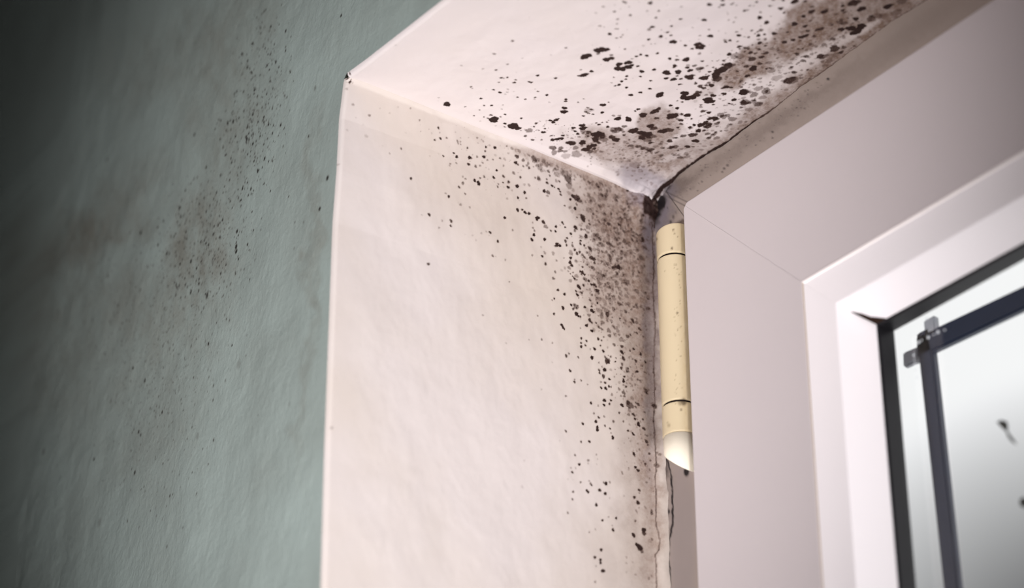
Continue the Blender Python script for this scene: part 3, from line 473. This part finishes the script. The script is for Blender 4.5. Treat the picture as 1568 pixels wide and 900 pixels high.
# the rest of the wall: right of and below the opening
XR, ZB = WX, -WZ
extra = np.array([(XR, 0, .0018), (2.4, 0, .0018), (2.4, 0, -2.0), (XR, 0, -2.0), (-.0018, 0, ZB), (XR, 0, ZB), (-.0018, 0, -2.0)])
n1, n2 = la.shape[0]*la.shape[1], lb.shape[0]*lb.shape[1]
o = n1+n2
q = np.concatenate([grid_faces(la.shape[0], la.shape[1], 0), grid_faces(lb.shape[0], lb.shape[1], n1), np.array([[o, o+3, o+2, o+1], [o+4, o+6, o+3, o+5]])]).astype(np.int32)
me = bpy.data.meshes.new('wall_left'); allv = np.concatenate([me_verts, extra])
me.vertices.add(len(allv)); me.vertices.foreach_set('co', allv.ravel())
me.loops.add(q.size); me.loops.foreach_set('vertex_index', q.ravel())
me.polygons.add(len(q)); me.polygons.foreach_set('loop_start', np.arange(0, q.size, 4, dtype=np.int32))
me.update(calc_edges=True); me.polygons.foreach_set('use_smooth', np.ones(len(q), bool)); me.materials.append(M_wall)
gw = structure(link(bpy.data.objects.new('wall_left', me)))
z7 = np.zeros(7)
set_attr(gw, 'mould_shade', np.concatenate([A1[0].ravel(), A2[0].ravel(), z7])); set_attr(gw, 'haze', np.concatenate([A1[1].ravel(), A2[1].ravel(), z7]))
set_attr(gw, 'cool', np.zeros(len(allv)))

# masonry just behind the arris, closing the hairline where the plaster faces meet
structure(mesh_obj('wall_core', [(-.06, .003, -.016), (-.0035, .003, -.016), (-.0022, .003, .004), (-.06, .003, .004), (.3, .003, .004), (.3, .003, .05), (-.06, .003, .05)],
   [(0, 1, 2, 3), (3, 2, 4, 5, 6)], M_jamb))
# ---- rest of the reveal and the room (out of view, they close the space and bounce its light)
def quad(name, pts, mat): return structure(mesh_obj(name, pts, [tuple(range(len(pts)))], mat))
quad('wall_right', [(WX, 0, 0), (WX, D*1.3, 0), (WX, D*1.3, -WZ), (WX, 0, -WZ)], M_jamb)
structure(mesh_obj('trim_1', [(0, -.03, -WZ), (WX, -.03, -WZ), (WX, D*1.3, -WZ), (0, D*1.3, -WZ), (0, -.03, -WZ-.02), (WX, -.03, -WZ-.02), (WX, D*1.3, -WZ-.02), (0, D*1.3, -WZ-.02)],
   [(0,1,2,3),(4,7,6,5),(0,4,5,1),(1,5,6,2),(2,6,7,3),(3,7,4,0)], M_pvc))
quad('ceiling', [(-2.2, -3, .69), (2.4, -3, .69), (2.4, 0, .69), (-2.2, 0, .69)], M_plain)
quad('floor', [(-2.2, -3, -2.0), (-2.2, 0, -2.0), (2.4, 0, -2.0), (2.4, -3, -2.0)], M_floor)
quad('wall_back', [(-2.2, -3, -2), (2.4, -3, -2), (2.4, -3, .7), (-2.2, -3, .7)], M_plain)
quad('wall_side', [(-2.2, -3, -2), (-2.2, -3, .7), (-2.2, 0, .7), (-2.2, 0, -2)], M_plain)
quad('wall_far', [(2.4, -3, -2), (2.4, 0, -2), (2.4, 0, .7), (2.4, -3, .7)], M_plain)

# ---------------------------------------------------------------- the window
win = structure(empty('window_1', (WX/2, D, -WZ/2)))
def setp(o):
    o.parent = win; o.matrix_parent_inverse = Matrix.Translation(-Vector(win.location)); return o
a_, b_, w_, v_, t_ = .2059*D, .1491*D, .4382*D, .1061*D, .598*D
YS = .93*D
SX0, SX1, SZ0, SZ1 = a_, WX-a_, -b_, -WZ+a_

def ring_piece(name, prof, side, mat, gap=.00008, chamfer=0.0, rect=None, bevel=.0):
    """one mitred length of a rectangular frame; prof = closed loop of (t inward from outer edge, y)"""
    x0, x1, z0, z1 = rect or (SX0, SX1, SZ0, SZ1)
    bm = bmesh.new(); ends = []
    for e in (0, 1):
        loop = []
        for t, y in prof:
            g = gap
            tt = max(t, chamfer*.0)
            if side == 'left':   p = (x0+t, y, (z0-t-g) if e == 0 else (z1+t+g))
            elif side == 'right': p = (x1-t, y, (z0-t-g) if e == 0 else (z1+t+g))
            elif side == 'top':  p = ((x0+t+g) if e == 0 else (x1-t-g), y, z0-t)
            else:                p = ((x0+t+g) if e == 0 else (x1-t-g), y, z1+t)
            loop.append(bm.verts.new(p))
        ends.append(loop)
    n = len(prof)
    for k in range(n):
        bm.faces.new((ends[0][k], ends[0][(k+1) % n], ends[1][(k+1) % n], ends[1][k]))
    bm.faces.new(ends[0]); bm.faces.new(ends[1][::-1])
    if chamfer and side in ('left', 'top'):
        # snip the proud outer corner where stile and rail meet
        bmesh.ops.bisect_plane(bm, geom=bm.verts[:]+bm.edges[:]+bm.faces[:], plane_co=(x0+chamfer, 0, z0), plane_no=(-1, 0, 1), clear_outer=True)
        bmesh.ops.holes_fill(bm, edges=[e for e in bm.edges if e.is_boundary])
    return setp(bm_obj(name, bm, mat))
def arc(cx, cy, r, a0, a1, n=4):
    return [(cx+r*math.cos(math.radians(a0+(a1-a0)*k/n)), cy+r*math.sin(math.radians(a0+(a1-a0)*k/n))) for k in range(n+1)]
rb = .0009
sash_prof = arc(rb, YS+rb, rb, 180, 270) + arc(w_-.0006-.0004, YS+.0004, .0004, 270, 360, 3) + [(w_-.0006, D*1.02), (.40*D, D*1.02), (.40*D, D*1.25), (.12*D, D*1.25), (.12*D, D*1.015), (0, D*1.015)]
bead_prof = arc(w_+.0004, YS+.0006, .0005, 180, 270, 3) + arc(w_+v_-.0008, YS+.0012, .0008, 270, 350, 4) + [(t_, 1.007*D), (t_, 1.02*D), (w_-.0001, 1.02*D)]
gask_prof = [(t_-.0015, 1.0075*D), (t_+.0002, 1.0072*D), (t_+.0008, 1.012*D), (t_+.0006, 1.05*D), (t_+.0004, 1.062*D), (t_-.0015, 1.062*D)]
back_prof = [(w_-.0007, YS+.0002), (w_+.0005, YS+.0004), (w_+.0012, D*1.01), (w_-.0012, D*1.01)]
highlight_prof = arc(w_, YS+.0003, .0008, 180, 360, 8) + [(w_+.0012, D*1.01), (w_-.0012, D*1.01)]
for s in ('left', 'right', 'top', 'bottom'):
    vert = s in ('left', 'right')
    ring_piece('sash_stile' if vert else 'sash_rail', sash_prof, s, M_pvc, gap=.00004, chamfer=.0032)
    ring_piece('glazing_bead', bead_prof, s, M_bead, gap=.00003)
    ring_piece('seam_and_highlight', back_prof if vert else highlight_prof, s, M_groove if vert else M_highlight, gap=0)  # stiles: grimy seam; rails: raised pale strip as a painted highlight
    ring_piece('rubber_gasket', gask_prof, s, M_rubber, gap=-.0001)
gx0, gx1, gz0, gz1 = SX0+t_-.002, SX1-t_+.002, SZ0-t_+.002, SZ1+t_-.002
gy = 1.063*D
gl = mesh_obj('glass_pane', [(gx0, gy, gz0), (gx1, gy, gz0), (gx1, gy, gz1), (gx0, gy, gz1)], [(0, 3, 2, 1)], M_glass); setp(gl)

# fixed frame with its grubby visible face (dense left and top lengths carry the grime and the painted corner shade)
FI = .30*D
def face_grid(name, us, vs, f):
    P = np.stack(f(*np.meshgrid(us, vs, indexing='ij')), -1); o = grid_mesh(name, P, M_pvc_dirty); setp(o); return o, P
yl = D*1.0
def left_face(U, V):  # U across (0..FI), V along z ; mitred at the top
    t = U; z = -t - V + .012*np.clip(1-t/.02, 0, 1)
    rec = .0006*np.clip((t-.0075)/.0008, 0, 1)*0
    return t, np.full_like(t, yl)+rec, z
def top_face(U, V):
    t = U; x = t + V; up = .012*np.clip(1-t/.02, 0, 1)
    return x, np.full_like(t, yl), up-t
def line_noise(px, py, pts, w, a, seed):
    cd = seg_dist(px+(fbm(px/5, py/5, seed)-.5)*3, py, pts)
    return np.clip(w-cd+.5, 0, 1)*a*(.35+1.1*fbm(px/7, py/9, seed+1))
us = np.arange(0, FI+.0001, .0004)
lf, P = face_grid('fixed_frame_face', us, np.concatenate([np.arange(0.0002, .27, .0005), np.linspace(.28, WZ-2*FI, 20)]), left_face)
px, py = project(P)
mo = np.zeros(px.shape)
mo = np.maximum(mo, line_noise(px, py, [(1016,700),(1022,705),(1028,730),(1030,770),(1030,800),(1024,830),(1023,850),(1026,870),(1026,900)], 1.5, .9, 91))
wx = px+(fbm(px/9, py/9, 93)-.5)*16; wy = py+(fbm(px/9, py/9, 94)-.5)*16
mo = np.maximum(mo, ell(wx, wy, 1007,318,8,24,14,.95,1.0))  # corner shade painted on the frame as a dark patch
mo = np.maximum(mo, ell(wx, wy, 1016,712,6,22,-10,.5,1.2))
mo = np.maximum(mo, ell(px, py, 1051,722,4,7,0,.95,.9))
for q in [(1022,318,1.2,5),(1031,332,2,5),(1027,340,2,6),(1024,783,2.4,7),(1023,826,2.4,7),(1023,847,3,8),(1025,880,2,6),(1019,760,1.4,4),(1035,325,1,4)]:
    mo = np.maximum(mo, ell(px, py, q[0], q[1], q[2], q[2]*1.5, 0, q[3]/9, .8))
hz = ell(wx, wy, 1014,325,20,32,15,.75,1.1)+ell(wx, wy, 1015,760,12,90,0,.45,1.2)+ell(wx, wy, 1012,500,10,300,0,.5,1.0)  # first ellipse deepens the painted corner shade
for a, b in (((1017,292),(1052,309)), ((1014,297),(1049,315))): mo = np.maximum(mo, np.clip(1.5-seg_dist(px, py, [a, b]), 0, 1)*.5)
set_attr(lf, 'mould_shade', np.clip(mo, 0, 1)); set_attr(lf, 'haze', np.clip(hz, 0, .9)); set_attr(lf, 'cool', np.clip(ell(wx, wy, 1012,325,16,32,12,.6,1.1)+ell(px, py, 1045,830,20,150,0,.25,.9), 0, .6))
tf, P = face_grid('fixed_frame_face', us, np.concatenate([np.arange(0.0002, .36, .0005), np.linspace(.37, WX-2*FI, 14)]), top_face)
px, py = project(P); mo = np.zeros(px.shape)
wx = px+(fbm(px/9, py/9, 95)-.5)*16; wy = py+(fbm(px/9, py/9, 96)-.5)*16
mo = np.maximum(mo, ell(wx, wy, 1016,292,14,7,-38,.9,1.0))  # painted corner shade carried onto the top length
def band(n, t0, t1, r0, r1, a0, a1):
    out = []
    for _ in range(n):
        x = rnd.uniform(t0, t1); y = edge(x)+rnd.uniform(3, 34); out.append((x, y, rnd.uniform(r0, r1), rnd.uniform(a0, a1)))
    return out
sp = band(90, 1030, 1260, .5, 1.2, .2, .6) + [(1115,212,2.2,.9),(1119,209,2.2,.9),(1123,207,2.2,.8),(1128,204,2.2,.8),(1131,202,1.8,.9),(1102,222,1.6,.8),(1183,202,2,.6),(1183,211,1.5,.6),(1268,121,2.2,.8),(1114,253,2,.6),(1109,258,2,.6),(1106,263,1.6,.6),(1075,261,1.6,.5),(1080,256,1.4,.5),(1075,278,1.4,.6),(1068,292,1.2,.6),(1220,165,1.2,.7),(1237,145,1.2,.5),(1222,177,1.6,.4),(1232,166,1.5,.5)]
for q in sp: mo = np.maximum(mo, ell(px, py, q[0], q[1], q[2]*1.1, q[2], 0, q[3], .9))
for a, b in (((1017,292),(1052,309)), ((1014,297),(1049,315))): mo = np.maximum(mo, np.clip(1.5-seg_dist(px, py, [a, b]), 0, 1)*.5)
hz = ell(wx, wy, 1030,290,36,16,-34,.7,1.1)+ell(wx, wy, 1150,212,150,10,-35,.4,1.2)+ell(wx, wy, 1300,120,200,16,-36,.22,1.2)
set_attr(tf, 'mould_shade', np.clip(mo, 0, 1)); set_attr(tf, 'haze', np.clip(hz, 0, .9)); set_attr(tf, 'cool', np.clip(ell(wx, wy, 1015,298,22,14,-35,.6,1.1), 0, .6))
fr = (0, WX, 0, -WZ)
body = [(0, D*1.012), (FI, D*1.012), (FI, D*1.3), (0, D*1.3)]
for s in ('left', 'right', 'top', 'bottom'): ring_piece('fixed_frame', body, s, M_pvc_dirty, gap=0, rect=fr)
for nm, s in (('a', 'right'), ('b', 'bottom')): ring_piece('fixed_frame_face', [(0, D), (FI, D), (FI, D*1.011), (0, D*1.011)], s, M_pvc_dirty, gap=0, rect=fr)
for o in bpy.data.objects:
    if o.parent == win and o.data and M_pvc_dirty.name in [m.name for m in o.data.materials if m] and 'mould_shade' not in o.data.attributes:
        for k in ('mould_shade', 'haze', 'cool'): set_attr(o, k, np.zeros(len(o.data.vertices)))

# ---------------------------------------------------------------- the hinge
hr = .0069; hy = D-hr-.0004
def hinge_x():
    p0, _ = project(np.array([0.0, hy, hit(1007, 500, 1, hy)[2]]))
    c = hit(1006, 480, 1, hy); s = F_[:2]/np.hypot(*F_[:2]); nrm = np.array([s[1], -s[0]])
    # centre so that the barrel's left silhouette passes through the pixel column of the photographed one
    return c[0] + hr/abs(nrm[0])
HX = hinge_x(); 
def zpix(px, py): return hit(px, py, 1, hy-hr*.6)[2]
z_top, z_g1, z_g2, z_cap = zpix(1024, 349), zpix(1024, 393), zpix(1028, 620), zpix(1028, 668)
hin = empty('window_hinge', (HX, D, (z_top+z_cap)/2)); tag(hin, 'cream plastic hinge barrel with a pale slanted end cap beside the white window sash', 'hinge')
def setc(o, par):
    o.parent = par; o.matrix_parent_inverse = Matrix.Translation(-Vector(par.location)); return o
def barrel(name, za, zb, mat, r=hr, tilt_top=0.0, tilt_bot=0.0, br=.0005, rows=None):
    n = 96; rings = []
    L = za-zb
    def ring(z, rr, k):   # k: 0 bottom .. 1 top
        out = []
        for i in range(n):
            a = 2*math.pi*i/n; x, y = rr*math.cos(a), rr*math.sin(a)
            sh = tilt_top*max(0, (k-.5)*2)*(x/r) + tilt_bot*max(0, (.5-k)*2)*(x/r)
            out.append((HX+x, hy+y, z+sh))
        return out
    m_ = rows or max(6, int(L/.0006))
    prof = [(zb, r*.0), (zb, r-br)] + [(zb+br*(1-math.cos(t*math.pi/8)), r-br+br*math.sin(t*math.pi/8)) for t in range(1, 4)]
    prof += [(zb+br+(L-2*br)*k/m_, r) for k in range(m_+1)]
    prof += [(za-br*(1-math.cos(t*math.pi/8)), r-br+br*math.sin(t*math.pi/8)) for t in (3, 2, 1)] + [(za, r-br), (za, 0)]
    V = []
    for z, rr in prof: V += ring(z, max(rr, 1e-5), (z-zb)/L)
    V = np.array(V).reshape(len(prof), n, 3); V = np.concatenate([V, V[:, :1]], 1)
    o = grid_mesh(name, V, mat); setc(o, hin)
    px, py = project(V)
    vis = (V[..., 1] < hy+.001)
    mo = np.zeros(px.shape)
    for q in HS: mo = np.maximum(mo, ell(px, py, q[0], q[1], q[2], q[2]*1.2, 0, q[3], .9)*vis)
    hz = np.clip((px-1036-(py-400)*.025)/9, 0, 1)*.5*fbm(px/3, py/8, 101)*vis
    set_attr(o, 'mould_shade', mo); set_attr(o, 'haze', hz); set_attr(o, 'cool', np.zeros(px.shape))
    return o
HS = [(1005,366,2.2,.6),(1031,352,1.4,.7),(1033,357,1.2,.6),(1029,380,1.8,.7),(1038,362,1,.5),(1006,402,1.4,.6),(1018,415,1.2,.35),(1037,479,1.7,.75),(1035,405,1.2,.5),(1040,420,1.3,.5),(1037,412,1,.4),(1042,440,1.2,.4),(1041,460,1,.4),(1043,500,1.2,.4),(1024,651,2.6,.35),(1022,647,1.5,.35),(1043,627,1.6,.6),(1019,673,2.2,.75),(1027,672,2.2,.75),(1047,615,5,.7),(1042,616,4,.5)]
HS += [(1032+rnd.random()*12, rnd.uniform(400, 620), rnd.uniform(.5, 1.1), rnd.uniform(.15, .45)) for _ in range(50)]
barrel('hinge_knuckle', z_top, z_g1+.0005, M_hinge, tilt_top=.0012)
barrel('hinge_barrel', z_g1-.0004, z_g2+.0005, M_hinge)
barrel('hinge_knuckle', z_g2-.0004, z_cap+.0001, M_hinge)
pin = barrel('hinge_pin', z_top-.001, z_cap+.001, M_black, r=hr*.9)
# pale cap: the barrel end cut on the slant so its lower face shows
zl = zpix(1012, 694); 
def cap():
    n = 96; bm = bmesh.new(); top = []; bot = []
    drop = .0120
    for i in range(n):
        a = 2*math.pi*i/n; x, y = hr*.985*math.cos(a), hr*.985*math.sin(a)
        k = (x/hr+1)/2                               # 0 at the left, 1 at the sash side
        top.append(bm.verts.new((HX+x, hy+y, z_cap-.0002)))
        bot.append(bm.verts.new((HX+x*.97, hy+y*.97, z_cap-.0045-drop*k)))
    for i in range(n): bm.faces.new((top[i], bot[i], bot[(i+1) % n], top[(i+1) % n]))
    bm.faces.new(top); f = bm.faces.new(bot[::-1])
    bmesh.ops.bevel(bm, geom=list(f.edges), offset=.0007, segments=4, affect='EDGES')
    o = bm_obj('end_cap', bm, M_cap); setc(o, hin)
    for k in ('mould_shade', 'haze', 'cool'): set_attr(o, k, np.zeros(len(o.data.vertices)))
    co = np.array([v.co for v in o.data.vertices]); 
    o['label'] = 'paler slanted end cap'
    for p in o.data.polygons: p.use_smooth = len(p.vertices) == 4
cap()

# ---------------------------------------------------------------- metal bars beyond the glass
YB = 1.22*D
def bar_between(name, p0, p1, wpx, parent, depth=.010):
    """square metal bar whose front face runs between two pixels' points on the plane y = YB"""
    A, B = Vector(hit(*p0, 1, YB)), Vector(hit(*p1, 1, YB))
    d = (B-A).normalized(); nrm = Vector((0, 1, 0)); s = d.cross(nrm).normalized()*(wpx/2)
    bm = bmesh.new(); vs = []
    for P in (A, B):
        for sx, sy in ((-1, 0), (1, 0), (1, 1), (-1, 1)): vs.append(bm.verts.new(P+s*sx+nrm*depth*sy))
    for f in ((0,1,2,3),(7,6,5,4),(0,4,5,1),(1,5,6,2),(2,6,7,3),(3,7,4,0)): bm.faces.new([vs[i] for i in f])
    bmesh.ops.bevel(bm, geom=list(bm.edges), offset=.0008, segments=2, affect='EDGES')
    o = bm_obj(name, bm, M_slate); setc(o, parent); return o
g0 = hit(1421, 530, 1, YB)
gr = empty('window_grille', tuple(g0)); tag(gr, 'dark slate metal bars crossing just beyond the window glass', 'window bars')
bar_between('upright_bar', (1412, 505), (1466, 1000), .0072, gr, .0035)
bar_between('cross_bar', (1402, 532), (1760, 363), .0088, gr, .0035)
b1 = bar_between('bar_reflection', (1421, 486), (1424, 514), .0060, gr, .003); b1.data.materials[0] = M_grey  # grey stub modelled in place of a blurred reflection of the bars
b2 = bar_between('bar_reflection', (1381, 551), (1404, 541), .0060, gr, .003); b2.data.materials[0] = M_grey  # second stub imitating the reflection, on the left

# brown grime in the corner of the glazing bead
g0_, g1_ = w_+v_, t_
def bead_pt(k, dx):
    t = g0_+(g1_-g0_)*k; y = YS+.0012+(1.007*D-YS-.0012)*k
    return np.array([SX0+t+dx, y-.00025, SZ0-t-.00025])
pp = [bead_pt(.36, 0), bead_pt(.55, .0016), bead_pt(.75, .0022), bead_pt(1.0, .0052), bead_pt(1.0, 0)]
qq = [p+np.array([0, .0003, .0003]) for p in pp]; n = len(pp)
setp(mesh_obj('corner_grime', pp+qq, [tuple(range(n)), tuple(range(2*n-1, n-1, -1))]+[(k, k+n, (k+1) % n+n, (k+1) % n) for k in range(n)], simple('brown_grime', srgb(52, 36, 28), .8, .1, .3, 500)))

# ---------------------------------------------------------------- small things on the glass
gf = gy-.0001
def flat_scrap(name, pts, th=.0003):
    P = [hit(x, y, 1, gf-th) for x, y in pts]; n = len(P)
    V = [tuple(p) for p in P] + [(p[0], gf, p[2]) for p in P]
    F = [tuple(range(n)), tuple(range(2*n-1, n-1, -1))] + [(k, k+n, (k+1) % n+n, (k+1) % n) for k in range(n)]
    return mesh_obj(name, V, F, M_scrap)
s1 = flat_scrap('leaf_scrap', [(1526,646),(1533,643),(1541,645),(1543,652),(1542,659),(1547,667),(1552,673),(1557,681),(1549,676),(1544,670),(1540,660),(1533,654)])
tag(s1, 'small grey leaf scrap with a thin tail stuck to the glass', 'debris')
s2 = flat_scrap('dirt_speck', [(1562,764),(1567,761),(1574,765),(1576,772),(1570,778),(1563,775),(1561,770)])
tag(s2, 'dark grey speck of dirt on the glass below the leaf scrap', 'debris')
def drop_mesh():
    bm = bmesh.new(); bmesh.ops.create_uvsphere(bm, u_segments=16, v_segments=10, radius=1)
    for v in bm.verts: v.co.y *= .55; v.co.z *= 1.12 if v.co.z < 0 else 1
    me = bpy.data.meshes.new('water_droplet'); bm.to_mesh(me); bm.free(); me.materials.append(M_water)
    for p in me.polygons: p.use_smooth = True
    return me
dm = drop_mesh()
for x, y, r in [(1407.5,524,3),(1422,516.5,3),(1437,508.5,3.2),(1420,488,2.4),(1399.5,543.5,2.6),(1401.5,557.5,2.4),(1404.5,578,2),(1412,521,1.6),(1430,512,1.8),(1400,551,1.5),(1447,505,1.8),(1402,567,1.7)]:
    H = hit(x, y, 1, gf); k = r*((H-CAM) @ F_)/FPX*.8
    o = link(bpy.data.objects.new('water_droplet', dm)); o.location = (H[0], gf-k*.5, H[2]); o.scale = (k, k, k)
    tag(o, 'tiny bright water droplet on the glass near the crossing of the dark bars', 'droplet', 'water droplets on the glass')
